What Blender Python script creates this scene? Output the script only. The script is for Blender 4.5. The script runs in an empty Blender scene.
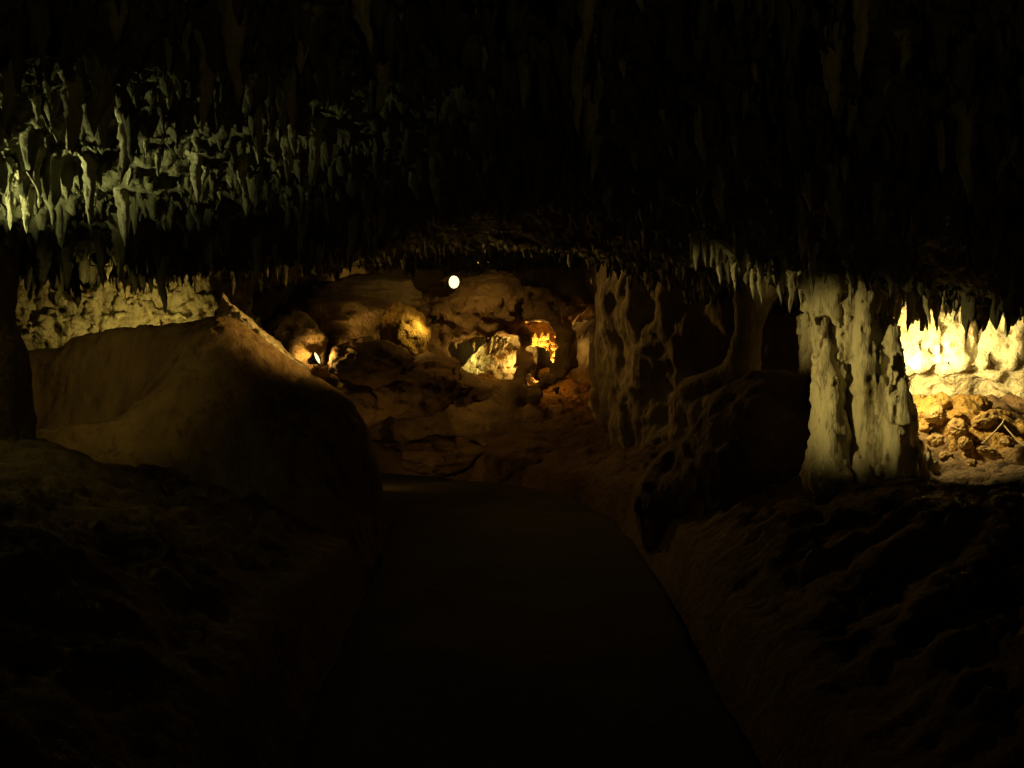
import bpy, math, random
import numpy as np
from mathutils import Vector, Matrix

random.seed(11)
RNG = np.random.default_rng(11)
C = bpy.context.scene.collection
SC = bpy.context.scene

# ------------------------------------------------------------------ camera, world, exposure
EYE = 1.55
PITCH = math.atan(39.0 / 996.0)
FPX = 996.0
cam_d = bpy.data.cameras.new('camera')
cam_d.lens = 35.0; cam_d.sensor_width = 36.0; cam_d.clip_start = 0.05; cam_d.clip_end = 200
cam = bpy.data.objects.new('camera', cam_d); C.objects.link(cam)
cam.location = (0, 0, EYE); cam.rotation_euler = (math.pi / 2 - PITCH, 0, 0)
SC.camera = cam
W = bpy.data.worlds.new('World'); SC.world = W; W.use_nodes = True
W.node_tree.nodes['Background'].inputs['Color'].default_value = (0, 0, 0, 1)   # underground: no sky
W.node_tree.nodes['Background'].inputs['Strength'].default_value = 0.0
SC.view_settings.view_transform = 'Standard'; SC.view_settings.look = 'None'
SC.view_settings.exposure = 0.0; SC.view_settings.gamma = 1.0; SC.view_settings.use_curve_mapping = False
SC.cycles.use_denoising = True
SC.cycles.max_bounces = 8; SC.cycles.diffuse_bounces = 5
SC.cycles.sample_clamp_indirect = 4.0

def P(px, py, Y):
    """a photograph pixel at distance Y in front of the eye, in metres"""
    sx, sy = (px - 512) / FPX, (384 - py) / FPX
    c, s = math.cos(PITCH), math.sin(PITCH)
    d = np.array([sx, c + sy * s, -s + sy * c])
    t = Y / d[1]
    return np.array([0, 0, EYE]) + t * d

def pix(p):
    c, s = math.cos(PITCH), math.sin(PITCH)
    v = np.array(p, float) - np.array([0, 0, EYE])
    f = v[1] * c - v[2] * s; u = v[1] * s + v[2] * c
    return 512 + FPX * v[0] / f, 384 - FPX * u / f

# ------------------------------------------------------------------ noise
def _h(ix, iy, iz, s):
    n = (ix.astype(np.int64) * 73856093) ^ (iy.astype(np.int64) * 19349663) ^ (iz.astype(np.int64) * 83492791) ^ (s * 2654435)
    n = (n ^ (n >> 13)) * 1274126177
    n = n & 0x7fffffff
    n = (n ^ (n >> 15)) * 2246822 & 0x7fffffff
    return (n ^ (n >> 11)) & 0xffff

def vnoise(p, s=0):
    """value noise in -1..1, p is (..., 3)"""
    f = np.floor(p); i = f.astype(np.int64); t = p - f
    t = t * t * t * (t * (t * 6 - 15) + 10)
    x, y, z = i[..., 0], i[..., 1], i[..., 2]
    tx, ty, tz = t[..., 0], t[..., 1], t[..., 2]
    def c(a, b, d): return _h(x + a, y + b, z + d, s).astype(np.float32) / 32767.5 - 1
    def L(a, b, w): return a + (b - a) * w
    return L(L(L(c(0,0,0), c(1,0,0), tx), L(c(0,1,0), c(1,1,0), tx), ty),
             L(L(c(0,0,1), c(1,0,1), tx), L(c(0,1,1), c(1,1,1), tx), ty), tz)

def fbm(p, o=4, s=0, g=0.5, l=2.03):
    r = 0; a = 1; n = 0
    for k in range(o):
        r = r + a * vnoise(p * (l ** k) + 17.3 * k, s + k); n += a; a *= g
    return r / n

def ridge(p, o=4, s=0, g=0.5):
    r = 0; a = 1; n = 0
    for k in range(o):
        r = r + a * (1 - 2 * np.abs(vnoise(p * (2.1 ** k) + 9.1 * k, s + k))); n += a; a *= g
    return r / n

def worley(p, s=0):
    f = np.floor(p); best = np.full(p.shape[:-1], 9.0, np.float32)
    for a in (-1, 0, 1):
        for b in (-1, 0, 1):
            for d in (-1, 0, 1):
                q = f + np.array([a, b, d]); i = q.astype(np.int64)
                j = np.stack([_h(i[..., 0], i[..., 1], i[..., 2], s + k) / 65535.0 for k in (1, 2, 3)], -1)
                best = np.minimum(best, ((q + j - p) ** 2).sum(-1))
    return np.sqrt(best)

def sstep(a, b, x):
    t = np.clip((x - a) / (b - a), 0, 1); return t * t * (3 - 2 * t)

def tps(pts):
    """thin plate spline through (x, y, z) points"""
    pts = np.array(pts, float); n = len(pts)
    def U(d2): return 0.5 * d2 * np.log(d2 + 1e-9)
    d2 = ((pts[:, None, :2] - pts[None, :, :2]) ** 2).sum(-1)
    A = np.zeros((n + 3, n + 3)); A[:n, :n] = U(d2) + np.eye(n) * 0.02
    A[:n, n] = 1; A[:n, n + 1:] = pts[:, :2]; A[n:, :n] = A[:n, n:].T
    w = np.linalg.solve(A, np.concatenate([pts[:, 2], np.zeros(3)]))
    def f(x, y):
        r = w[n] + w[n + 1] * x + w[n + 2] * y
        for k in range(n): r = r + w[k] * U((x - pts[k, 0]) ** 2 + (y - pts[k, 1]) ** 2)
        return r
    return f

# ------------------------------------------------------------------ mesh helpers
def spaced(a, b, c, d, h):
    return np.concatenate([np.arange(a, c, .09), np.arange(c, d, h), np.arange(d, b + .09, .09)])

def mesh_obj(name, v, f, m, parent=None, smooth=True):
    me = bpy.data.meshes.new(name)
    v = np.asarray(v, np.float32); f = np.asarray(f, np.int32)
    k = f.shape[1]
    me.vertices.add(len(v)); me.vertices.foreach_set('co', v.ravel())
    me.loops.add(f.size); me.loops.foreach_set('vertex_index', f.ravel())
    me.polygons.add(len(f)); me.polygons.foreach_set('loop_start', np.arange(0, f.size, k, dtype=np.int32))
    me.update(calc_edges=True); me.validate()
    me.polygons.foreach_set('use_smooth', [smooth] * len(me.polygons))
    me.materials.append(m)
    o = bpy.data.objects.new(name, me); C.objects.link(o)
    if parent: o.parent = parent
    return o

def grid_faces(nu, nv, wrap=False, flip=False):
    idx = np.arange(nu * nv).reshape(nu, nv)
    if wrap: idx = np.concatenate([idx, idx[:1]], 0)
    a, b, c, d = idx[:-1, :-1], idx[1:, :-1], idx[1:, 1:], idx[:-1, 1:]
    f = np.stack([a, b, c, d], -1).reshape(-1, 4)
    return f[:, ::-1] if flip else f

def grid_normals(p, wrap=False):
    if wrap:
        du = np.roll(p, -1, 0) - np.roll(p, 1, 0)
    else:
        du = np.gradient(p, axis=0)
    dv = np.gradient(p, axis=1)
    n = np.cross(du, dv); return n / (np.linalg.norm(n, axis=-1, keepdims=True) + 1e-9)

def surface_nets(fn, lo, hi, h):
    """zero surface of fn (negative inside) as one quad mesh"""
    lo = np.array(lo, float); hi = np.array(hi, float)
    n = np.ceil((hi - lo) / h).astype(int) + 1
    ax = [lo[k] + h * np.arange(n[k]) for k in range(3)]
    G = np.stack(np.meshgrid(*ax, indexing='ij'), -1)
    D = fn(G).astype(np.float32)
    D[0], D[-1] = np.maximum(D[0], .01), np.maximum(D[-1], .01)
    D[:, 0], D[:, -1] = np.maximum(D[:, 0], .01), np.maximum(D[:, -1], .01)
    D[:, :, 0], D[:, :, -1] = np.maximum(D[:, :, 0], .01), np.maximum(D[:, :, -1], .01)
    S = D < 0
    cs = [(a, b, c) for a in (0, 1) for b in (0, 1) for c in (0, 1)]
    def sh(A, o): return A[o[0]:o[0] + n[0] - 1, o[1]:o[1] + n[1] - 1, o[2]:o[2] + n[2] - 1]
    cnt = sum(sh(S, o).astype(np.int8) for o in cs)
    act = (cnt > 0) & (cnt < 8)
    acc = np.zeros(act.shape + (3,), np.float32); num = np.zeros(act.shape, np.float32)
    for i in range(8):
        for j in range(i + 1, 8):
            oi, oj = np.array(cs[i]), np.array(cs[j])
            if np.abs(oi - oj).sum() != 1: continue
            di, dj = sh(D, cs[i]), sh(D, cs[j])
            x = (di < 0) != (dj < 0)
            t = np.where(x, di / np.where(x, di - dj, 1), 0)
            acc += x[..., None] * (oi + t[..., None] * (oj - oi)); num += x
    vid = -np.ones(act.shape, np.int64); vid[act] = np.arange(act.sum())
    pos = acc[act] / num[act][:, None]
    V = lo + h * (np.argwhere(act) + pos)
    F = []
    for a in range(3):
        b, c = (a + 1) % 3, (a + 2) % 3
        s0 = [slice(0, n[k] - 1) for k in range(3)]; s1 = list(s0); s1[a] = slice(1, n[a])
        for k in (b, c):
            s0[k] = slice(1, n[k] - 1); s1[k] = slice(1, n[k] - 1)
        A, B = S[tuple(s0)], S[tuple(s1)]
        ed = np.argwhere(A != B)
        if not len(ed): continue
        inside_first = A[tuple(ed.T)]
        ed[:, b] += 1; ed[:, c] += 1
        def g(db, dc):
            e = ed.copy(); e[:, b] -= db; e[:, c] -= dc
            return vid[tuple(e.T)]
        q = np.stack([g(1, 1), g(0, 1), g(0, 0), g(1, 0)], -1)
        q[~inside_first] = q[~inside_first][:, ::-1]
        F.append(q)
    F = np.concatenate(F)
    F = F[(F >= 0).all(1)]
    return V, F

def biggest(V, F):
    """keep the largest connected shell, so a rock never carries floating crumbs"""
    lab = np.arange(len(V))
    while True:
        m = lab[F].min(1); new = lab.copy()
        for k in range(F.shape[1]): np.minimum.at(new, F[:, k], m)
        new = new[new]
        if (new == lab).all(): break
        lab = new
    cnt = np.bincount(lab[F[:, 0]], minlength=len(V)); keep = cnt.argmax()
    F = F[lab[F[:, 0]] == keep]
    u, inv = np.unique(F, return_inverse=True)
    return V[u], inv.reshape(F.shape)

def smin(a, b, k):
    h = np.clip(0.5 + 0.5 * (b - a) / k, 0, 1); return b + (a - b) * h - k * h * (1 - h)

def ell(G, c, r):
    q = (G - np.array(c)) / np.array(r); k = np.linalg.norm(q, axis=-1)
    return (k - 1) * min(r)

def cap(G, a, b, ra, rb):
    a, b = np.array(a, float), np.array(b, float); ba = b - a
    t = np.clip(((G - a) @ ba) / (ba @ ba), 0, 1)
    return np.linalg.norm(G - a - t[..., None] * ba, axis=-1) - (ra + (rb - ra) * t)

def tag(o, label=None, cat=None, group=None, kind=None):
    if label: o['label'] = label
    if cat: o['category'] = cat
    if group: o['group'] = group
    if kind: o['kind'] = kind
    return o

# ------------------------------------------------------------------ materials
def rock(name, dark, light, scale=3.0, streak=0.0, bump=0.5, rough=0.85, pit=0.0, fine=1.0, stain=None):
    m = bpy.data.materials.new(name); m.use_nodes = True
    N = m.node_tree.nodes; Lk = m.node_tree.links; b = N['Principled BSDF']
    b.inputs['Roughness'].default_value = rough; b.inputs['Specular IOR Level'].default_value = 0.25
    tc = N.new('ShaderNodeTexCoord'); mp = N.new('ShaderNodeMapping'); Lk.new(tc.outputs['Object'], mp.inputs[0])
    mp.inputs['Scale'].default_value = (1, 1, 1 - streak)
    def nz(sc, det, rg=0.6, src=mp):
        n = N.new('ShaderNodeTexNoise'); n.inputs['Scale'].default_value = sc
        n.inputs['Detail'].default_value = det; n.inputs['Roughness'].default_value = rg
        Lk.new(src.outputs[0], n.inputs['Vector']); return n
    a = nz(scale, 8); r = N.new('ShaderNodeValToRGB')
    r.color_ramp.elements[0].position = 0.34; r.color_ramp.elements[0].color = (*dark, 1)
    r.color_ramp.elements[1].position = 0.64; r.color_ramp.elements[1].color = (*light, 1)
    Lk.new(a.outputs['Fac'], r.inputs[0]); col = r.outputs[0]
    if stain:
        s = nz(scale * 2.7, 6, 0.7); sr = N.new('ShaderNodeValToRGB')
        sr.color_ramp.elements[0].position = 0.52; sr.color_ramp.elements[1].position = 0.66
        Lk.new(s.outputs['Fac'], sr.inputs[0])
        mx = N.new('ShaderNodeMix'); mx.data_type = 'RGBA'
        Lk.new(sr.outputs[0], mx.inputs[0]); Lk.new(col, mx.inputs[6]); mx.inputs[7].default_value = (*stain, 1)
        col = mx.outputs[2]
    Lk.new(col, b.inputs['Base Color'])
    n1 = nz(scale * 5, 8, 0.65); n2 = nz(scale * 24, 4, 0.6)
    ad = N.new('ShaderNodeMath'); ad.operation = 'MULTIPLY_ADD'
    Lk.new(n2.outputs['Fac'], ad.inputs[0]); ad.inputs[1].default_value = 0.3 * fine; Lk.new(n1.outputs['Fac'], ad.inputs[2])
    hgt = ad.outputs[0]
    if pit:
        v = N.new('ShaderNodeTexVoronoi'); v.inputs['Scale'].default_value = scale * 9; Lk.new(mp.outputs[0], v.inputs['Vector'])
        a2 = N.new('ShaderNodeMath'); a2.operation = 'MULTIPLY_ADD'
        Lk.new(v.outputs['Distance'], a2.inputs[0]); a2.inputs[1].default_value = -pit; Lk.new(hgt, a2.inputs[2]); hgt = a2.outputs[0]
    bp = N.new('ShaderNodeBump'); bp.inputs['Strength'].default_value = bump; bp.inputs['Distance'].default_value = 0.05
    Lk.new(hgt, bp.inputs['Height']); Lk.new(bp.outputs[0], b.inputs['Normal'])
    return m

def plain(name, col, rough=0.5, metal=0.0):
    m = bpy.data.materials.new(name); m.use_nodes = True; N = m.node_tree.nodes; b = N['Principled BSDF']
    b.inputs['Roughness'].default_value = rough; b.inputs['Metallic'].default_value = metal
    n = N.new('ShaderNodeTexNoise'); n.inputs['Scale'].default_value = 40
    r = N.new('ShaderNodeValToRGB'); r.color_ramp.elements[0].color = (*[c * .6 for c in col], 1); r.color_ramp.elements[1].color = (*col, 1)
    m.node_tree.links.new(n.outputs['Fac'], r.inputs[0]); m.node_tree.links.new(r.outputs[0], b.inputs['Base Color'])
    return m

def glow(name, col, st):
    m = bpy.data.materials.new(name); m.use_nodes = True; N = m.node_tree.nodes; b = N['Principled BSDF']
    b.inputs['Base Color'].default_value = (.8, .8, .75, 1)
    b.inputs['Emission Color'].default_value = (*col, 1); b.inputs['Emission Strength'].default_value = st
    return m

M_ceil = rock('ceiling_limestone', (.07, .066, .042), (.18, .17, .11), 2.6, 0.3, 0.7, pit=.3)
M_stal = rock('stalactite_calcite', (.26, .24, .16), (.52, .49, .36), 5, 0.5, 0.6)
M_wall = rock('wall_limestone', (.16, .12, .075), (.36, .29, .19), 2.2, 0.4, 0.7, pit=.3)
M_wall_pale = rock('pale_calcite_wall', (.30, .25, .15), (.62, .56, .40), 3.4, 0.2, 0.7, pit=.4, stain=(.15, .10, .05))
M_mound = rock('brown_flowstone', (.15, .10, .05), (.28, .19, .095), 2.4, 0.72, 0.6, .9, stain=(.10, .06, .03))
M_bank = rock('clay_bank', (.09, .055, .028), (.20, .125, .06), 2.0, 0.0, 0.8, pit=.3)
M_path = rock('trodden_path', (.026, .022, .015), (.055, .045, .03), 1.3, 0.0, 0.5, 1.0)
M_col = rock('cream_flowstone', (.36, .31, .20), (.60, .54, .38), 4.2, 0.8, 0.6, .55, stain=(.16, .12, .06))
M_arch = rock('amber_limestone', (.19, .12, .06), (.36, .25, .13), 3.0, 0.1, 0.8, pit=.3)
M_rub = rock('yellow_rubble_clay', (.22, .12, .03), (.48, .30, .09), 5.0, 0.0, 0.9, pit=.4)
M_stone = rock('loose_stone', (.22, .13, .05), (.46, .32, .14), 6.0, 0.0, 0.6)
M_metal = plain('dark_lamp_metal', (.04, .04, .04), .5, .6)
M_lens = glow('lit_lamp_lens', (1, .82, .40), 1.9)
M_wood = plain('pale_dry_stick', (.55, .45, .28), .8)

# ------------------------------------------------------------------ path, ground
_ye = np.array([-4, 0, 3.65, 4.9, 7.2, 9.0, 10.3, 11.2, 11.9, 12.5])
_xl = np.array([-.80, -.80, -.83, -.89, -.95, -1.25, -1.75, -2.6, -3.6, -4.6])
_xr = np.array([.95, .95, .93, .93, .99, .92, .60, .0, -1.0, -2.6])
def edges(y): return np.interp(y, _ye, _xl), np.interp(y, _ye, _xr)

ground_fn = tps([
    # left bank
    (-1.25, 0, .45), (-1.25, 3, .42), (-1.3, 5, .42), (-1.4, 6.6, .3), (-2.2, 0, .95), (-2.2, 3, .98), (-2.4, 5, .92), (-2.6, 6.6, .7),
    (-4, 1, 1.3), (-4, 4, 1.15), (-4.3, 6.5, .85), (-6, 1, 1.6), (-6, 6, 1.2), (-5.5, 9, 1.0), (-3.8, 9.2, .9), (-2.5, 9.6, .45), (-6.5, 12, 1),
    # right bank and ledge
    (1.25, 0, .25), (1.25, 3, .25), (1.3, 5, .28), (1.35, 7, .32), (1.75, 3, .50), (1.75, 5, .58), (1.75, 0, .5), (2.4, 3, .72), (2.3, 5, .76),
    (2.2, 6.1, .81), (3.2, 6, .84), (2.6, 6.6, .90), (3.3, 7.0, 1.08), (3.4, 3, .85), (3.6, 0, .95), (5.5, 0, 1.2), (5.5, 5, 1.1), (5.5, 8.5, 1.4), (3.8, 8, 1.2),
    (2.0, 8.2, .75), (1.5, 8.6, .48), (1.1, 9.6, .30), (1.7, 10.5, .7),
    # far end
    (0.4, 11.2, .22), (-.3, 12.0, .35), (-1.2, 12.4, .30), (-2.2, 13.0, .65), (-3.2, 13.2, 1.0), (-.6, 13.8, 1.0), (.6, 13.2, .95), (0, 16, 1.3), (-3, 16, 1.4), (3, 14, 1.2), (5, 11, 1.5),
    (0, 3, 0), (0, 6, 0), (0, 9, 0), (-.8, 10.8, 0), (0, 0, 0)])

def ground_z(x, y):
    xl, xr = edges(y)
    d = np.maximum(x - xr, xl - x)
    p = np.stack([x, y, 0 * x], -1)
    z = np.maximum(ground_fn(x, y), 0.02)
    z = z + .16 * fbm(p * 1.3, 5, 3) * sstep(.1, .8, d) + .07 * ridge(p * 3.1, 3, 8) * sstep(.05, .5, d)
    z = np.maximum(z, .03)
    far = sstep(11.6, 12.4, y)
    gut = sstep(.05, .22, d)                       # a drain runs along both sides of the path
    z = z * gut * sstep(0.05, .3, d + .1) - .13 * (1 - gut)
    return z

def build_ground():
    xs = spaced(-7, 6.6, -4.6, 4.6, .028); ys = spaced(-3.5, 17, 2.4, 13.6, .03)
    x, y = np.meshgrid(xs, ys, indexing='ij')
    p = np.stack([x, y, ground_z(x, y)], -1)
    n = grid_normals(p)
    xl, xr = edges(y); d = np.maximum(x - xr, xl - x)
    amt = sstep(.15, .6, d)
    q = p * np.array([1, 1, 1.0])
    disp = .035 * (.5 - worley(q * 5.5, 5)) + .05 * fbm(q * 4, 5, 31) + .03 * ridge(q * 9, 3, 61)
    p = p + n * (disp * amt)[..., None]
    o = mesh_obj('ground', p.reshape(-1, 3), grid_faces(len(xs), len(ys)), M_bank)
    tag(o, kind='structure')
build_ground()

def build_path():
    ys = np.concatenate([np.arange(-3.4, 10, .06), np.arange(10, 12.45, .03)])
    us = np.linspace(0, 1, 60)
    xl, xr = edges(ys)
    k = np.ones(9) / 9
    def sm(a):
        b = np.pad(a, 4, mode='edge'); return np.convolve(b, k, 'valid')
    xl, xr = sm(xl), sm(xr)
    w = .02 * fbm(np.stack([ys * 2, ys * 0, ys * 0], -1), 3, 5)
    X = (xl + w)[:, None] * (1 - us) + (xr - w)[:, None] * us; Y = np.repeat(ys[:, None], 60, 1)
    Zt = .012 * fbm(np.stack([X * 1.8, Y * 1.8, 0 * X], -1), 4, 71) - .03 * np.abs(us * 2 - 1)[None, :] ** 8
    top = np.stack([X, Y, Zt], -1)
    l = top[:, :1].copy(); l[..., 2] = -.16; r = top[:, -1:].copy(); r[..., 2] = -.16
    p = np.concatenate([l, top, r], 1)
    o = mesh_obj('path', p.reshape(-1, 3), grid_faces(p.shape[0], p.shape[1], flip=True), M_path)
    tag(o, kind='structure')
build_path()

# ------------------------------------------------------------------ ceiling
ceil_fn = tps([
    (0, -3, 2.9), (-5, -3, 2.5), (5, -3, 2.4), (0, 1, 2.85), (-3, 1, 2.7), (3, 1, 2.6), (-6, 1, 2.3), (6, 1, 2.2),
    (0, 2.7, 2.75), (-2, 2.7, 2.62), (2, 2.7, 2.5), (-4.5, 2.7, 2.35), (4.5, 2.7, 2.05),
    (0, 5, 2.66), (-1.3, 5, 2.55), (-2.5, 5, 2.40), (-4.5, 5, 2.25), (1.4, 5, 2.4), (2.4, 5.0, 2.08), (3.5, 5, 1.90), (5.5, 5, 1.8),
    (-4.2, 7.4, 2.12), (-3.0, 7.3, 2.10), (-1.9, 7.4, 2.13), (-1, 7.6, 2.36), (-5.8, 8, 2.1), (-4, 9.3, 2.35), (-2.8, 9.6, 2.3), (-6.5, 11, 2.3),
    (0, 8, 2.62), (.9, 8, 2.45), (1.55, 8, 2.15), (2.1, 6.4, 1.96), (2.6, 5.9, 1.79), (3.0, 5.8, 1.68), (4, 5.8, 1.58),
    (2.3, 7.6, 2.02), (3.1, 7.2, 2.15), (4, 7.0, 2.15), (5.5, 8, 2.1),
    (-2.6, 11, 2.45), (-1.6, 11.4, 2.65), (-.7, 12, 2.80), (.3, 11.7, 2.75), (.88, 10.2, 2.42), (1.4, 9.3, 2.12), (2.5, 10.5, 2.2),
    (0, 14.5, 2.7), (-3, 14, 2.5), (3, 14, 2.3), (0, 17, 2.3)])

def ceil_smooth(x, y): return ceil_fn(x, y)
def ceil_rough(x, y):
    """0 where the roof is plain rock, 1 where it drips"""
    return 1 - .85 * sstep(1.0, .2, np.hypot((x + .15) / 1.35, (y - 8.6) / 2.6)) * 1.0

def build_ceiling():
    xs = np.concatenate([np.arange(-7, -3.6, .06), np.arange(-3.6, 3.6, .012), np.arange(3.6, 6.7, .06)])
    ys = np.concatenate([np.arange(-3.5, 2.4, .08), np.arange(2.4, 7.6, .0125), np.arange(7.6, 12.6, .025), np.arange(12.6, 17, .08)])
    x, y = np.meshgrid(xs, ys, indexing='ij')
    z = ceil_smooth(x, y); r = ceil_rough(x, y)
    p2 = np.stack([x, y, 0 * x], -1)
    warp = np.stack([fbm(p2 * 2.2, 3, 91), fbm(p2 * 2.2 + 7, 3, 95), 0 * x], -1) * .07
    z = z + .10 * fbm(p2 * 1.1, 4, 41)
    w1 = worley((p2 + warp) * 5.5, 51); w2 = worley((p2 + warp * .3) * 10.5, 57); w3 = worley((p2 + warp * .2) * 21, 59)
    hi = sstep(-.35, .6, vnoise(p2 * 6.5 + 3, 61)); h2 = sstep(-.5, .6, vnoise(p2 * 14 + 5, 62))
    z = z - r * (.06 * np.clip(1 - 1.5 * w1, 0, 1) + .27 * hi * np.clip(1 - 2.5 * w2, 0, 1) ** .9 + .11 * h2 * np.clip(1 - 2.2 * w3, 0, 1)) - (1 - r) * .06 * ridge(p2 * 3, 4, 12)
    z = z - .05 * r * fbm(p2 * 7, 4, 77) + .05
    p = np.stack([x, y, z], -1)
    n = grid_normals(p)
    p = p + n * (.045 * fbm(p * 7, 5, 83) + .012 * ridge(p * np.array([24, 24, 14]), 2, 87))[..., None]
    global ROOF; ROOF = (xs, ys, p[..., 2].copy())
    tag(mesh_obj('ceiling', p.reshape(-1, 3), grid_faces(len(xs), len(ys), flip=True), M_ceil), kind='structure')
build_ceiling()

# ------------------------------------------------------------------ enclosing rock wall (plan polyline, rough curtain)
def build_wall():
    plan = np.array([(-5.9, -3), (-5.9, 2), (-5.7, 6), (-6.0, 9.0), (-5.2, 10.8), (-4.0, 11.2), (-3.6, 11.8), (-3.4, 12.8), (-2.6, 13.4), (-1.9, 14.2), (-.8, 15), (.3, 14.9), (1.0, 13.8),
                     (.95, 12.4), (.95, 11.4), (1.35, 10.5), (1.95, 9.7), (2.7, 9.2), (3.1, 8.5), (3.6, 8.0), (4.4, 7.6), (5.0, 6.6), (5.3, 4), (5.4, 0), (5.3, -3)], float)
    # Chaikin smoothing then even resampling
    for _ in range(3):
        a, b = plan[:-1], plan[1:]
        plan = np.concatenate([plan[:1], np.stack([.75 * a + .25 * b, .25 * a + .75 * b], 1).reshape(-1, 2), plan[-1:]])
    s = np.concatenate([[0], np.cumsum(np.linalg.norm(np.diff(plan, axis=0), axis=1))])
    t = np.arange(0, s[-1], .03)
    X = np.interp(t, s, plan[:, 0]); Y = np.interp(t, s, plan[:, 1])
    zs = np.arange(-.3, 3.3, .03)
    p = np.stack([np.repeat(X[:, None], len(zs), 1), np.repeat(Y[:, None], len(zs), 1), np.repeat(zs[None], len(X), 0)], -1)
    n = grid_normals(p)
    d = .30 * fbm(p * np.array([1.1, 1.1, .9]), 5, 103) + .08 * ridge(p * np.array([2.6, 2.6, 1.5]), 5, 111) + .04 * (.5 - worley(p * np.array([6, 6, 2.]), 121)) + .03 * fbm(p * np.array([9, 9, 3.5]), 4, 127)
    p = p + n * d[..., None]
    tag(mesh_obj('cave_wall', p.reshape(-1, 3), grid_faces(len(X), len(zs)), M_wall), kind='structure')
    # the dark end of the tunnel behind the visitor
    u, v = np.meshgrid(np.arange(-6.5, 6.2, .2), np.arange(-.4, 3.5, .2), indexing='ij')
    q = np.stack([u, -3 + 0 * u, v], -1); q[..., 1] += .2 * fbm(q * 1.2, 4, 7)
    tag(mesh_obj('tunnel_end_wall', q.reshape(-1, 3), grid_faces(*u.shape), M_wall), kind='structure')
build_wall()

# ------------------------------------------------------------------ brown flowstone mound on the left
def build_mound():
    px = np.array([-60, 20, 60, 120, 170, 200, 220, 236, 250, 272, 303, 326, 349, 364, 374, 380, 387, 400])
    py = np.array([372, 356, 346, 330, 323, 318, 317, 321, 329, 347, 369, 381, 395, 415, 445, 480, 560, 620])
    Yr = 8.0
    hx = np.array([P(a, b, Yr)[0] for a, b in zip(px, py)]); hz = np.array([P(a, b, Yr)[2] for a, b in zip(px, py)])
    xs = np.arange(hx[0], hx[-1], .02); ys = np.arange(6.2, 9.6, .02)
    x, y = np.meshgrid(xs, ys, indexing='ij')
    H0 = np.interp(xs, hx, hz); sig = np.linspace(-.7, .7, 71); kk = np.exp(-(sig / .26) ** 2); kk /= kk.sum()
    Hs = np.convolve(np.pad(H0, 35, mode='edge'), kk, 'valid')
    k2 = np.exp(-(np.linspace(-.1, .1, 11) / .035) ** 2); k2 /= k2.sum(); H0 = np.convolve(np.pad(H0, 5, mode='edge'), k2, 'valid')
    wy = sstep(.0, .75, np.abs(y - 8.0)); H = H0[:, None] * (1 - wy) + np.minimum(Hs, H0 + .1)[:, None] * wy
    yr = 8.0 + .12 * fbm(np.stack([x * 1.5, 0 * x, 0 * x], -1), 3, 4)
    left = sstep(-2.4, -3.0, x)
    # front: rounded shoulder on the right, a steep streaked face with a ledge at its foot on the left
    f = np.clip((yr - y) / 1.55, 0, 1)
    front_r = 1 - f ** 1.9
    zl = np.where(f < .34, H - .70 * sstep(.04, .34, f), np.where(f < .55, H - .70 - .10 * (f - .34), H - .72 - 1.2 * (f - .55)))
    front = (1 - left) * (H * front_r - .2 * f) + left * zl
    b = np.clip((y - yr) / 1.3, 0, 1)
    back = H * (1 - b ** 1.6) - .25 * b
    z = np.where(y < yr, front, back)
    z = np.maximum(z, -.15)
    p = np.stack([x, y, z], -1); n = grid_normals(p)
    q = p * np.array([5, 5, .55])
    d = .05 * fbm(p * 1.8, 4, 140) + .045 * fbm(q, 4, 143) * (.4 + .6 * left) + .022 * fbm(p * 8, 5, 147) + left * .02 * ridge(p * np.array([11, 11, 1.]), 2, 149)
    p = p + n * d[..., None]
    o = mesh_obj('flowstone_mound', p.reshape(-1, 3), grid_faces(len(xs), len(ys)), M_mound)
    tag(o, 'big smooth brown flowstone mound with a lit peak, left of the path', 'rock formation')
build_mound()

# ------------------------------------------------------------------ dark pillar at the left edge of the view
def sdf_thing(name, fn, lo, hi, h, m, label, cat, group=None):
    V, F = biggest(*surface_nets(fn, lo, hi, h))
    base = np.array([(lo[0] + hi[0]) / 2, (lo[1] + hi[1]) / 2, V[:, 2].min()])
    o = mesh_obj(name, V - base, F, m); o.location = base
    return tag(o, label, cat, group)

def pillar(G):
    d = cap(G, (-3.27, 6.0, .6), (-3.29, 6.0, 1.42), .36, .34)
    d = smin(d, cap(G, (-3.31, 6.0, 1.4), (-3.30, 6.0, 2.5), .25, .34), .08)
    return d + .06 * fbm(G * np.array([4, 4, 1.5]), 4, 150) + .02 * fbm(G * 12, 3, 155)
sdf_thing('rock_pillar', pillar, (-3.9, 5.3, .4), (-2.6, 6.7, 2.5), .028, M_bank, 'dark unlit rock pillar joining floor and ceiling at the left edge of the view', 'rock pillar')

# ------------------------------------------------------------------ pale popcorn wall behind the mound
def pale_back(G):
    x = G[..., 0]; y = G[..., 1]; z = G[..., 2]
    w = worley(G * np.array([7.5, 7.5, 7.5]), 160); w2 = worley(G * 15, 166)
    s = (9.75 + 1.3 * sstep(-3.0, -2.3, x) - y) * 1.0
    s = s - .28 * fbm(G * 2.4, 4, 163) - .20 * (.55 - w) - .12 * (.5 - w2) - .05 * ridge(G * 9, 2, 168)
    slab = np.maximum(s, y - 10.4)
    return np.maximum(np.maximum(slab, -(x + 5.6)), x + 2.15)
sdf_thing('calcite_wall', pale_back, (-5.75, 9.1, .5), (-2.1, 10.45, 2.7), .021, M_wall_pale,
          'pale knobbly calcite wall lit by a hidden lamp, seen in the gap above the brown mound', 'rock wall')

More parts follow.
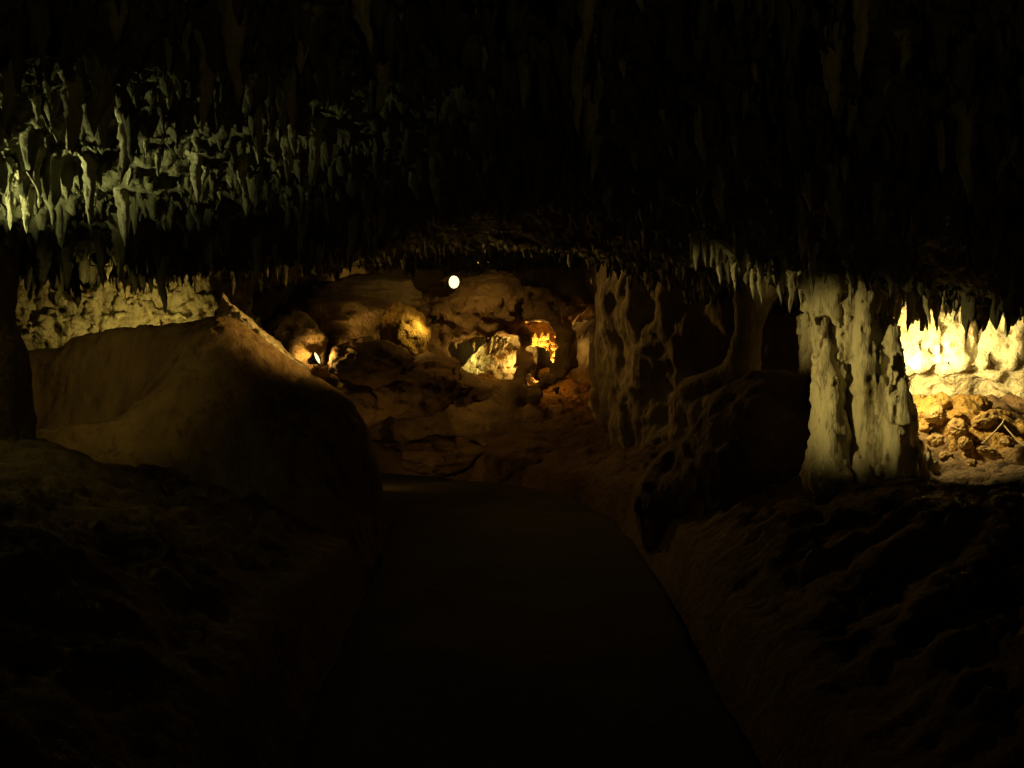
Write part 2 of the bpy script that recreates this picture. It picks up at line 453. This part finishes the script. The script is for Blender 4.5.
# ------------------------------------------------------------------ central arch with two openings
def arch(G):
    Yc = 12.6
    x = G[..., 0]; y = G[..., 1]; z = G[..., 2]
    a = lambda px, py, Y=Yc: P(px, py, Y)
    d = ell(G, a(474, 318), (.75, .55, .58))
    d = smin(d, ell(G, a(440, 340), (.42, .5, .45)), .25)
    d = smin(d, ell(G, a(495, 300), (.45, .45, .34)), .2)
    d = smin(d, ell(G, a(490, 425), (1.25, .75, .62)), .3)
    d = smin(d, ell(G, a(545, 345), (.38, .5, .48)), .2)
    # basin rim
    rim = [a(432, 345, 12.2), a(440, 368, 12.1), a(468, 384, 12.05), a(505, 392, 12.05), a(535, 388, 12.05), a(560, 370, 12.1)]
    for p0, p1 in zip(rim[:-1], rim[1:]): d = smin(d, cap(G, p0, p1, .135, .135), .10)
    d = smin(d, ell(G, (-.05, 13.35, 2.02), (1.15, 1.1, .24)), .2)  # added rear hood, keeps chamber light from spilling over the arch top
    G2 = G + .10 * np.stack([fbm(G * 3, 3, 170), fbm(G * 3 + 5, 3, 172), fbm(G * 3 + 9, 3, 174)], -1)
    hole = ell(G2, a(488, 358), (.50, 1.3, .27))
    hole = smin(hole, ell(G2, a(470, 352), (.25, 1.3, .20)), .1)
    G3 = G + .16 * np.stack([fbm(G * 4.5, 3, 271), .3 * fbm(G * 3 + 5, 3, 272), fbm(G * 4.5 + 9, 3, 274)], -1)
    hole = np.minimum(hole, ell(G3, a(541, 352), (.36, 1.3, .44)))
    d = np.maximum(d, -hole) if False else -smin(-d, hole, .10)
    # a thin post divides the two openings
    d = smin(d, cap(G2, a(521, 322, 12.5), a(524, 392, 12.3), .10, .13), .1)
    ring = [a(440, 345, 12.2), a(456, 326, 12.2), a(480, 318, 12.2), (a(512, 316, 12.2)), a(545, 315, 12.2), a(567, 335, 12.2), a(566, 365, 12.15), a(540, 388, 12.1), a(503, 394, 12.05), a(466, 386, 12.1), a(444, 368, 12.15), a(440, 345, 12.2)]
    G4 = G + .05 * np.stack([fbm(G * 4, 3, 301), fbm(G * 4 + 5, 3, 302), fbm(G * 4 + 9, 3, 303)], -1)
    for p0, p1 in zip(ring[:-1], ring[1:]): d = smin(d, cap(G4, p0, p1, .095, .095), .06)
    d = d + .09 * fbm(G * 2.1, 3, 177) + .055 * ridge(G * 3.6, 5, 180) - .04 * (.5 - worley(G * 7, 185)) + .02 * fbm(G * 14, 3, 188)
    return d
sdf_thing('rock_arch', arch, (-2.3, 11.6, -.1), (1.3, 14.5, 2.75), .028, M_arch,
          'amber rock formation at the far end with two lit openings like windows under its lamp', 'rock formation')

# chamber rock seen through the openings
def chamber(G):
    x, y, z = G[..., 0], G[..., 1], G[..., 2]
    d = 13.8 - y
    d = smin(d, ell(G, P(497, 362, 13.4), (.42, .35, .26)), .2)
    d = d + .16 * fbm(G * 2.6, 4, 190) - .10 * (.5 - worley(G * np.array([7, 7, 4.]), 194)) + .05 * ridge(G * 8, 3, 197)
    d = np.maximum(d, ell(G, (-.42, 14.0, 1.35), (.75, 1.3, .8)) + .12 * fbm(G * 3, 3, 199))
    d = np.maximum(d, (z - (1.40 + .95 * (x + .5))) * .7 + .08 * fbm(G * 5, 3, 198))
    return np.maximum(d, y - 14.55)
sdf_thing('chamber_wall', chamber, (-1.4, 12.9, .7), (1.2, 14.6, 2.6), .026, M_wall_pale,
          'pale rough rock wall glimpsed through the openings of the far arch', 'rock wall')

def hanging(G):
    d = ell(G, P(540, 330, 13.1), (.36, .25, .20)); d = smin(d, ell(G, P(562, 345, 13.0), (.14, .2, .30)), .1)
    return d - .09 * (.55 - worley(G * 9, 281)) + .05 * fbm(G * 6, 3, 284) + .03 * ridge(G * 14, 2, 287)
sdf_thing('hanging_rock', hanging, (-.2, 12.6, 1.1), (1.05, 13.5, 2.2), .018, M_rub, 'golden knobbly rock hanging inside the right opening of the far arch', 'rock')

# ------------------------------------------------------------------ flowstone columns on the right
def boss(G):
    z = G[..., 2]
    a = lambda px, py, Y=6.0: P(px, py, Y)
    d = cap(G, a(885, 474), a(880, 352), .235, .13)
    d = smin(d, cap(G, a(866, 474), a(862, 300), .13, .07), .08)
    d = smin(d, cap(G, a(905, 476, 6.05), a(900, 400, 6.05), .13, .06), .08)
    d = smin(d, cap(G, a(852, 350), a(858, 280), .06, .12), .05)
    d = smin(d, ell(G, (2.26, 6.8, 1.3), (.14, .85, .95)), .12)  # added partition running back, blocks alcove light from the gap on the left
    d = smin(d, ell(G, a(884, 480), (.32, .28, .14)), .10)
    ang = G * np.array([1, 1, .10])
    return d + .045 * fbm(ang * 12, 3, 200) + .035 * fbm(G * 3, 3, 204) + .020 * ridge(ang * 22, 2, 206) + .030 * fbm(G * 17, 4, 208) + .02 * fbm(G * np.array([8, 8, 5.]), 3, 207) + .05 * sstep(1.5, 1.9, z) * fbm(G * np.array([11, 11, 7.]), 3, 209)
sdf_thing('flowstone_column', boss, (1.75, 5.5, .60), (2.75, 7.7, 2.15), .0145, M_col,
          'broad cream flowstone column with fluted sides standing in front of the bright alcove', 'column', 'flowstone columns on the right bank')
def thin_a(G):
    a = lambda px, py, Y=6.0: P(px, py, Y)
    d = cap(G, a(833, 474), a(832, 385), .115, .085)
    d = smin(d, cap(G, a(830, 385), a(826, 340), .08, .03), .05)
    d = smin(d, cap(G, a(817, 470, 6.1), a(821, 300, 6.1), .05, .04), .04)
    d = smin(d, cap(G, a(821, 330, 6.1), a(820, 285, 6.1), .05, .12), .05)
    d = smin(d, cap(G, a(840, 330), a(838, 285), .025, .10), .04)
    d = smin(d, cap(G, a(840, 400), a(841, 325), .03, .024), .03)
    d = smin(d, ell(G, a(831, 480), (.15, .16, .10)), .08)
    ang = G * np.array([1, 1, .12])
    return d + .028 * fbm(ang * 14, 3, 210) + .02 * fbm(G * 4, 3, 214) + .028 * fbm(G * 17, 4, 218) + .05 * sstep(1.5, 1.9, G[..., 2]) * fbm(G * np.array([11, 11, 7.]), 3, 219)
sdf_thing('flowstone_column', thin_a, (1.6, 5.55, .60), (2.22, 6.45, 2.15), .0145, M_col,
          'slender cream flowstone column with a dark slit through it, left of the broad fluted one', 'column', 'flowstone columns on the right bank')
def stub(G):
    d = cap(G, P(920, 474, 5.85), P(918, 445, 5.85), .05, .016)
    return d + .018 * fbm(G * 9, 3, 220)
sdf_thing('stalagmite', stub, (2.2, 5.6, .62), (2.65, 6.1, 1.1), .012, M_col,
          'short bright stalagmite stub at the foot of the broad flowstone column', 'stalagmite')

# bright alcove wall with draperies
def alcove(G):
    x, y, z = G[..., 0], G[..., 1], G[..., 2]
    yw = 7.35 - .35 * sstep(2.9, 3.9, x) + .5 * sstep(2.9, 2.3, x)
    d = yw - y + .35 * sstep(1.45, 1.2, z)
    w = worley(G * np.array([6.5, 6.5, 3.4]), 230); w2 = worley(G * np.array([14, 14, 9.]), 233)
    d = d + .22 * fbm(G * np.array([2.6, 2.6, 1.4]), 4, 236) - .26 * (.55 - w) - .12 * (.5 - w2) + .06 * ridge(G * np.array([9, 9, 5]), 3, 237)
    return np.maximum(np.maximum(d, y - 8.2), np.maximum(x - 4.7, 2.4 + .1 * fbm(G * 2, 3, 239) - x))
sdf_thing('calcite_wall', alcove, (1.95, 6.3, .7), (4.75, 8.25, 2.5), .024, M_wall_pale,
          'dazzling white knobbly calcite wall at the back of the lamp-lit alcove on the right', 'rock wall')

# yellow rubble heap
def rubble(G):
    d = ell(G, P(950, 425, 6.75) + np.array([0, 0, -.22]), (.48, .38, .42))
    d = smin(d, ell(G, P(985, 440, 6.6) + np.array([0, 0, -.15]), (.40, .35, .28)), .15)
    return d - .09 * (.55 - worley(G * 8, 240)) + .08 * fbm(G * 4, 4, 243) + .035 * ridge(G * 11, 4, 246) - .04 * (.5 - worley(G * 18, 248))
sdf_thing('rubble_heap', rubble, (2.1, 6.1, .55), (3.9, 7.4, 1.6), .016, M_rub,
          'yellow heap of clay and broken rock below the dazzling alcove wall', 'rubble heap')

# hump of dark rock between the path bend and the columns
def hump(G):
    d = ell(G, P(772, 440, 7.2) + np.array([0, 0, -.25]), (.62, .6, .72))
    d = smin(d, ell(G, P(705, 470, 7.8) + np.array([0, 0, -.3]), (.55, .6, .6)), .3)
    return d + .10 * fbm(G * 2.4, 4, 250) + .03 * ridge(G * 6, 4, 253)
sdf_thing('rock_hump', hump, (.9, 6.3, -.1), (2.8, 8.6, 1.6), .028, M_bank,
          'rounded dark rock hump left of the cream columns, beside the path', 'rock')
def swell(G):
    d = cap(G, P(752, 310, 7.9), P(742, 372, 7.9), .12, .11)
    d = smin(d, cap(G, P(742, 372, 7.9), P(690, 388, 8.3), .10, .10), .1)
    d = smin(d, cap(G, P(752, 310, 7.9), P(758, 270, 7.8), .12, .28), .1)
    return d + .05 * fbm(G * 4, 4, 256) + .015 * ridge(G * 12, 3, 258)
sdf_thing('rock_pillar', swell, (1.2, 7.4, .9), (2.5, 8.7, 2.4), .022, M_wall,
          'bent reddish rock pillar beside the black opening left of the cream columns', 'rock pillar')

# ------------------------------------------------------------------ boulders and stones
def rock_mesh(name, seed, size, m, sub=4, ang=1.0):
    import bmesh
    bm = bmesh.new(); bmesh.ops.create_icosphere(bm, subdivisions=sub, radius=1)
    v = np.array([w.co[:] for w in bm.verts]); f = np.array([[w.index for w in q.verts] for q in bm.faces]); bm.free()
    r = 1 + .35 * fbm(v * 1.1 + seed * 3.1, 3, seed) + .16 * ridge(v * 2.0 + seed, 4, seed + 9) * ang - .12 * (worley(v * 2.2 + seed, seed) - .5) * ang + .07 * fbm(v * 5, 4, seed + 2) + .03 * ridge(v * 9, 3, seed)
    v = v * r[:, None] * np.array(size)
    return mesh_obj(name, v, f, m)

def put_rock(name, seed, px, py, Y, size, m, label, cat, group, sub=5, rot=0):
    o = rock_mesh(name, seed, size, m, sub); p = P(px, py, Y)
    o.location = p; o.rotation_euler = (0, 0, rot)
    return tag(o, label, cat, group)

put_rock('stone', 41, 547, 374, 12.6, (.09, .08, .07), M_rub, 'bright golden stone on the sill of the right opening of the far arch', 'stone', None, 4)

def wedge(G):
    A = P(231, 303, 8.5); x, y, z = G[..., 0] - A[0], G[..., 1] - A[1], G[..., 2] - A[2]
    d = np.maximum(np.maximum(-(x + .07 - .1 * z), .66 * x + .75 * z), np.abs(y) - .10 + .12 * z)
    return d + .030 * fbm(G * 6, 4, 291) + .014 * ridge(G * 15, 3, 294)
sdf_thing('rock_wedge', wedge, (-2.7, 8.1, 1.2), (-1.75, 8.9, 2.1), .012, M_col, 'pale pointed wedge of rock rising behind the right shoulder of the brown mound', 'rock')
BG = 'boulders piled at the far left end'
put_rock('boulder', 1, 404, 338, 11.6, (.27, .3, .34), M_rub, 'upright pale boulder, brightest of the pile, left of the far arch', 'boulder', BG)
put_rock('boulder', 2, 345, 330, 12.2, (.80, .5, .36), M_arch, 'wide amber boulder above the small low lamp', 'boulder', BG)
put_rock('boulder', 3, 283, 345, 11.6, (.46, .42, .34), M_arch, 'brown boulder just beyond the right slope of the mound', 'boulder', BG)
put_rock('boulder', 4, 372, 365, 11.2, (.44, .36, .26), M_bank, 'dark boulder between the low lamp and the pale upright boulder', 'boulder', BG)
put_rock('boulder', 5, 412, 385, 11.5, (.58, .44, .34), M_bank, 'low dark boulder in front of the left foot of the far arch', 'boulder', BG)
put_rock('boulder', 6, 335, 400, 11.4, (.62, .45, .36), M_bank, 'low dark boulder below the small lamp, half hidden by the mound', 'boulder', BG)
put_rock('boulder', 7, 445, 455, 11.9, (.50, .35, .22), M_bank, 'flat dark boulder at the end of the path below the arch', 'boulder', BG)
put_rock('boulder', 8, 520, 460, 11.6, (.42, .34, .26), M_bank, 'reddish boulder right of the flat one at the end of the path', 'boulder', BG)
put_rock('boulder', 9, 365, 298, 12.6, (.80, .45, .26), M_wall, 'dim boulder wedged against the roof at the back of the pile', 'boulder', BG)

SG = 'loose stones on the lit alcove floor'
stones = [
    (990, 452, 6.15, (.10, .075, .030), 'flat pale oval stone lying on the lit alcove floor'),
    (1006, 440, 6.35, (.085, .06, .035), 'rounded stone under the forked stick'),
    (965, 441, 6.3, (.05, .05, .035), 'small square stone at the foot of the rubble heap'),
    (946, 455, 6.15, (.06, .045, .03), 'small stone between the stub stalagmite and the flat oval stone'),
    (972, 462, 6.0, (.04, .03, .02), 'pebble just left of and below the flat oval stone'),
    (935, 440, 6.4, (.07, .05, .05), 'knobbly stone behind the stub stalagmite'),
    (958, 425, 6.38, (.08, .06, .05), 'amber stone halfway up the rubble heap'),
    (985, 418, 6.42, (.09, .07, .05), 'largest amber stone on the right side of the rubble heap'),
    (1018, 425, 6.5, (.08, .06, .06), 'amber stone at the right edge behind the forked stick'),
    (936, 412, 6.5, (.07, .06, .06), 'yellow stone at the top left of the rubble heap'),
    (1012, 474, 5.75, (.17, .14, .07), 'dark flat stone on the ledge at the right edge of the view'),
]
for k, (px, py, Y, sz, lab) in enumerate(stones):
    o = put_rock('stone', 20 + k, px, py, Y, (sz[0] * .8, sz[1] * .85, sz[2] * .95), M_stone if k != 10 else M_bank, lab, 'stone', SG, 5, k * 1.3)
    o.location.z -= .3 * sz[2]; o.rotation_euler.x = .5 * math.sin(k * 2.1); o.rotation_euler.y = .45 * math.cos(k * 1.7)

def tube(name, pts, r0, r1, m, n=8):
    pts = np.array(pts, float); k = len(pts); V = []
    for i in range(k):
        t = pts[min(i + 1, k - 1)] - pts[max(i - 1, 0)]; t /= np.linalg.norm(t)
        u = np.cross(t, (0.3, 1, .2)); u /= np.linalg.norm(u); w = np.cross(t, u); r = r0 + (r1 - r0) * i / (k - 1)
        for j in range(n):
            a = 2 * math.pi * j / n; V.append(pts[i] + r * (math.cos(a) * u + math.sin(a) * w))
    F = [[i * n + j, i * n + (j + 1) % n, (i + 1) * n + (j + 1) % n, (i + 1) * n + j] for i in range(k - 1) for j in range(n)]
    return V, F
v1, f1 = tube('a', [P(982, 444, 6.2), P(992, 435, 6.24), P(1003, 423, 6.3), P(1004, 419, 6.32)], .006, .004, M_wood)
v2, f2 = tube('b', [P(1003, 424, 6.3), P(1009, 431, 6.26), P(1018, 441, 6.2), P(1026, 447, 6.16)], .005, .003, M_wood)
V = v1 + v2; F = f1 + [[i + len(v1) for i in q] for q in f2]
tag(mesh_obj('forked_stick', V, F, M_wood), 'thin pale forked stick leaning on the lit alcove floor', 'stick')

# ------------------------------------------------------------------ stalactites
def ceil_at(x, y):
    xs, ys, z = ROOF; i = int(np.searchsorted(xs, x)); j = int(np.searchsorted(ys, y))
    return float(np.percentile(z[i - 3:i + 4, j - 3:j + 4], 60))

def stal_mesh(seed, blade=1.0, rings=46, seg=20):
    """unit stalactite: top at z=0, tip at z=-1, radius about .16"""
    t = np.linspace(0, 1, rings); a = np.linspace(0, 2 * math.pi, seg, endpoint=False)
    rad = .105 * (1 - t) ** .8 + .05 * (1 - t ** 5); rad *= 1 + 1.1 * np.clip(1 - t / .28, 0, 1) ** 2; rad[-1] = .004
    A, T = np.meshgrid(a, t, indexing='ij')
    R = np.repeat(rad[None], seg, 0)
    p = np.stack([np.cos(A), np.sin(A), T * 5], -1)
    R = R * (1 + .55 * fbm(p * np.array([1.2, 1.2, .5]) + seed * 7.7, 3, seed) + .38 * fbm(p * np.array([2, 2, 2.2]) + seed, 3, seed + 5) + .20 * ridge(p * np.array([3, 3, 1.2]) + seed, 2, seed + 8) + .26 * fbm(p * np.array([5, 5, 5.]) + seed, 3, seed + 9))
    bend = .10 * np.stack([vnoise(np.stack([t * 2.2 + seed, t * 0, t * 0], -1), 3), vnoise(np.stack([t * 2.2 + seed, t * 0 + 9, t * 0], -1), 4)], -1) * t[:, None]
    x = R * np.cos(A) * blade + bend[None, :, 0]; y = R * np.sin(A) / blade ** .5 + bend[None, :, 1]
    v = np.stack([x, y, -T], -1).reshape(-1, 3)
    return v, grid_faces(seg, rings, wrap=True)

protos = []
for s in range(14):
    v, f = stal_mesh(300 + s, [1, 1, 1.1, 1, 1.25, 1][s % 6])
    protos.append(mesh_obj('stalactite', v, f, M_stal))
used_proto = [False] * 14
stal = []
def add_stal(x, y, L, w=1.0, dz=.035, k=None, rot=None, tip=None):
    k = random.randrange(14) if k is None else k
    if used_proto[k]:
        o = protos[k].copy(); C.objects.link(o)
    else:
        o = protos[k]; used_proto[k] = True
    z = ceil_at(x, y) + dz
    if tip is not None: L = z - tip
    o.location = (x, y, z); ww = (L ** .6) * .42 * w
    o.scale = (ww, ww, L); o.rotation_euler = (random.uniform(-.05, .05), random.uniform(-.05, .05), random.uniform(0, 6.28) if rot is None else rot)
    stal.append((o, x, y, z, L))
    return o

def scatter(n, x0, x1, y0, y1, lo, hi, mind=.12, cond=None, w=1.0):
    k = 0; tries = 0
    while k < n and tries < 5000:
        tries += 1
        y = random.uniform(y0, y1); x = random.uniform(x0, x1)
        if cond and not cond(x, y): continue
        px, py = pix((x, y, ceil_at(x, y) - .1))
        if px < -20 or px > 1045 or py < -30: continue
        if any((x - s[1]) ** 2 + (y - s[2]) ** 2 < mind ** 2 for s in stal): continue
        L = lo + (hi - lo) * random.random() ** 1.8
        add_stal(x, y, L, w * random.uniform(.8, 1.25)); k += 1
scatter(104, -3.6, -.9, 3.3, 7.0, .12, .42, .09)                       # lit roof on the left
scatter(46, -1.2, .9, 2.9, 6.0, .10, .36, .11)                        # dim roof, middle
scatter(45, .9, 3.2, 2.9, 5.9, .12, .40, .14)                         # unlit roof, right
scatter(26, -4.2, -1.4, 7.1, 8.4, .08, .19, .10)                      # lip above the mound
lip = [(695, 297), (703, 318), (712, 268), (718, 306), (727, 262), (735, 296), (742, 318), (748, 268), (752, 300), (760, 322), (768, 330), (778, 326), (790, 330), (800, 326), (812, 334), (783, 306)]
for px, py in lip:
    Y = random.uniform(6.5, 7.1); p = P(px, py, Y)
    add_stal(p[0], p[1], .2, random.uniform(.6, .95), tip=max(min(p[2], ceil_at(p[0], p[1]) - .08), ceil_at(p[0], p[1]) - .26))
for k in range(60):                                                   # fringe over the bright alcove
    px = random.uniform(800, 1035); Y = random.uniform(5.9, 6.9); py = random.uniform(300, 334) + max(0, px - 930) * .10
    p = P(px, py, Y)
    if any((p[0] - s[1]) ** 2 + (p[1] - s[2]) ** 2 < .07 ** 2 for s in stal): continue
    add_stal(p[0], p[1], .2, random.uniform(.6, 1.0), tip=max(min(p[2], ceil_at(p[0], p[1]) - .07), ceil_at(p[0], p[1]) - .30))

for k, (px, py, L) in enumerate([(456, 338, .14), (464, 337, .10), (472, 338, .16), (481, 338, .09), (489, 339, .18), (497, 340, .11), (505, 339, .13)]):
    o = protos[k].copy(); C.objects.link(o); p = P(px, py, 12.75); o.location = p + np.array([0, 0, .03]); o.scale = (.26, .26, L * 1.25)
    tag(o, 'tiny pale stalactite in the left opening of the far arch, %s' % ['leftmost', 'second from left', 'third from left', 'middle one', 'third from right', 'second from right', 'rightmost'][k], 'stalactite', 'tiny stalactites in the left opening of the far arch')

# ------------------------------------------------------------------ lamps
def lathe(prof, n=24):
    a = np.linspace(0, 2 * math.pi, n, endpoint=False); prof = np.array(prof)
    A, R = np.meshgrid(a, prof[:, 0], indexing='ij'); _, Z = np.meshgrid(a, prof[:, 1], indexing='ij')
    return np.stack([R * np.cos(A), R * np.sin(A), Z], -1).reshape(-1, 3), grid_faces(n, len(prof), wrap=True)

def flood(loc, aim, label, energy, col, angle=120, blend=1.0, size=.07, group='electric floodlights hidden among the rocks', lens=None, soft=.04, name='floodlight', snoot=0):
    """small round floodlight: housing, rim, lens, bracket; beam along local -Z"""
    root = bpy.data.objects.new(name, None); C.objects.link(root); root.empty_display_size = .1
    loc = Vector(loc); d = (Vector(aim) - loc).normalized()
    root.location = loc; root.rotation_mode = 'QUATERNION'; root.rotation_quaternion = d.to_track_quat('-Z', 'Y')
    tag(root, label, 'lamp', group)
    s = size
    v, f = lathe([(.001, 1.5 * s), (.35 * s, 1.48 * s), (.5 * s, 1.3 * s), (.55 * s, .9 * s), (.95 * s, .25 * s), (1.06 * s, .05 * s), (1.06 * s, -.12 * s), (.96 * s, -.12 * s), (.94 * s, .08 * s), (.001, .10 * s)])
    mesh_obj('housing', v, f, M_metal, root)
    v, f = lathe([(.001, -.02 * s), (.6 * s, .0), (.93 * s, .05 * s), (.93 * s, .07 * s), (.001, .07 * s)])
    mesh_obj('lens', v, f, lens or M_lens, root)
    v, f = tube('x', [(-1.1 * s, 0, .5 * s), (-1.25 * s, -.5 * s, .5 * s), (-1.2 * s, -1.5 * s, .5 * s), (0, -1.7 * s, .5 * s), (1.2 * s, -1.5 * s, .5 * s), (1.25 * s, -.5 * s, .5 * s), (1.1 * s, 0, .5 * s)], .09 * s, .09 * s, M_metal)
    mesh_obj('bracket', v, f, M_metal, root)
    if snoot:
        v, f = lathe([(1.07 * s, .1 * s), (1.12 * s, -snoot), (1.06 * s, -snoot), (1.0 * s, .04 * s)]); mesh_obj('cowl', v, f, M_metal, root)
    L = bpy.data.lights.new('lamp_beam', 'SPOT'); L.energy = energy; L.color = col; L.spot_size = math.radians(angle); L.spot_blend = blend; L.shadow_soft_size = soft
    o = bpy.data.objects.new('lamp_beam', L); C.objects.link(o); o.parent = root; o.location = (0, 0, -.2 * s - snoot)
    return root

AMBER = (1.0, .58, .13); YEL = (1.0, .74, .17); WARM = (1.0, .76, .27); OLIVE = (1.0, .78, .25); GRN = (.90, .90, .33)
# the one lamp that shines towards the visitor, on the shoulder of the arch
flood(P(454, 282, 11.95), P(590, 285, 9.8), 'round floodlight glaring at the viewer from the top of the far arch', 62, AMBER, 112, 1, .08)
flood(P(482, 262, 11.2), P(458, 358, 12.0), 'added fill lamp under the roof, brightening the front of the far arch', 20, AMBER, 168, 1, .05)  # added fill, stands in for the arch-top lamp's light on the rock
# small low lamp among the boulders
flood(P(317, 358, 11.1), P(317, 358, 11.1) + np.array([1, -.16, .45]), 'small low floodlight among the boulders left of the far arch', 30, AMBER, 172, 1, .075)
flood(P(293, 368, 11.0), P(345, 326, 12.1), 'added lamp behind the right slope of the mound, brightening the wide amber boulder', 30, AMBER, 90, 1, .05)  # extra unseen lamp put in to brighten the boulder above the low lamp
flood(P(433, 318, 11.3), P(404, 336, 11.5), 'small lamp beside the upright pale boulder', 12, YEL, 120, 1, .035)
flood(P(358, 462, 10.4), P(425, 430, 11.6), 'low lamp behind the foot of the mound, washing the dark boulders and the path end', 9, AMBER, 165, 1, .05)
# behind the mound
flood(P(140, 345, 8.75), P(130, 318, 9.7), 'floodlight hidden behind the brown mound', 30, YEL, 150, 1, .06)
# added rim light for the mound, in place of the arch lamp's reach
flood(P(748, 336, 8.32), P(268, 335, 8.15), 'added spot behind the bent reddish pillar, rim light for the brown mound', 1250, AMBER, 18, 1, .045, soft=.12)
# on the left bank, outside the view
flood((-3.4, 4.6, 1.5), (-3.0, 4.78, 2.4), 'floodlight on the left bank behind the dark pillar, turned up to the roof', 450, GRN, 96, 1, .05)
flood((-3.1, 4.3, 1.40), P(880, 374, 6.0), 'floodlight on the left bank turned across the path to the cream columns', 900, OLIVE, 13.5, 1, .07)
flood((-3.0, 4.75, 1.5), P(735, 305, 7.0), 'added narrow spot on the left bank, lighting the roof left of the columns', 560, OLIVE, 11, 1, .06)  # extra spot, added because one round beam misses these stalactites
flood((-2.55, 6.2, 2.09), P(105, 392, 7.6), 'floodlight hung under the roof lip, turned down at the face of the mound', 13, YEL, 95, 1, .05)
# added fill light behind the visitor, out of view, lifts the blacks
flood((.4, -1.7, 1.3), (.2, -.5, 2.75), 'added fill light behind the visitor, lifting the dark roof and shadows', 26, YEL, 140, 1, .06)
# in the right alcove
flood(P(891, 340, 6.42), P(968, 420, 6.6), 'floodlight hidden behind the broad flowstone column', 85, WARM, 165, .5, .05)
flood(P(900, 366, 6.92), P(935, 362, 7.3), 'added second floodlight behind the broad flowstone column, for the hot spot on the wall', 150, WARM, 140, 1, .04)  # extra lamp set close to the wall to make its hot spot
# in the chamber behind the arch
flood(P(556, 388, 12.8), P(538, 330, 12.9), 'floodlight inside the right opening of the far arch', 220, AMBER, 160, 1, .05)
flood(P(440, 352, 13.2), P(500, 360, 13.6), 'floodlight inside the left opening of the far arch', 48, YEL, 140, 1, .05)

# ------------------------------------------------------------------ labels of the stalactites
ORD = ['leftmost', 'second from left', 'third from left', 'fourth from left', 'fifth from left', 'sixth from left', 'seventh from left', 'eighth from left']
cells = {}
for rec in stal:
    o, x, y, z, L = rec
    px, py = pix((x, y, z - L * .6))
    if x > .8 and y > 5.85 and px > 800:
        k = ['above the cream columns', 'above the stub stalagmite', 'above the rubble heap', 'above the forked stick'][min(3, int((px - 800) / 57))]
        key = ('pale', k, 'over the bright alcove', 'stalactites over the bright alcove', 'front' if y < 6.4 else 'back')
    elif x > .8 and y > 5.85:
        key = ('pale', 'left of the cream columns', 'near the bent pillar', 'stalactites left of the cream columns', 'upper' if py < 280 else 'middle' if py < 305 else 'lower')
    elif x > .9: key = None
    elif y > 7.05:
        k = ['over the left end', 'over the middle', 'over the peak', 'right of the peak'][min(3, max(0, int(px / 95)))]
        key = ('dark', k + ' of the brown mound', 'on the roof lip', 'stalactites on the lip above the mound', 'front' if y < 7.7 else 'back')
    elif px < 300:
        k = ['near the left edge', 'above the left half of the mound', 'above the right half of the mound', 'right of the mound peak'][min(3, max(0, int(px / 75)))]
        key = ('olive', k, 'on the lit roof', 'stalactites on the lit left roof', ['top', 'upper', 'middle', 'lower', 'bottom'][min(4, max(0, int(py / 50)))])
    else: key = None
    if key: cells.setdefault(key, []).append((px, rec))
    elif x > .9: tag(o, 'dark stalactite lost in the unlit roof at the upper right', 'stalactite', 'stalactites on the unlit right roof')
    else: tag(o, 'dim grey stalactite on the plain roof above the path', 'stalactite', 'stalactites on the roof above the path')
for (colr, k, on, g, row), L_ in cells.items():
    L_.sort(key=lambda q: q[0])
    for n, (px, rec) in enumerate(L_):
        tag(rec[0], '%s stalactite %s, %s row, %s' % (colr, k, row, ORD[n] if n < 8 else 'rightmost' if n == len(L_) - 1 else 'among the rightmost'), 'stalactite', g)
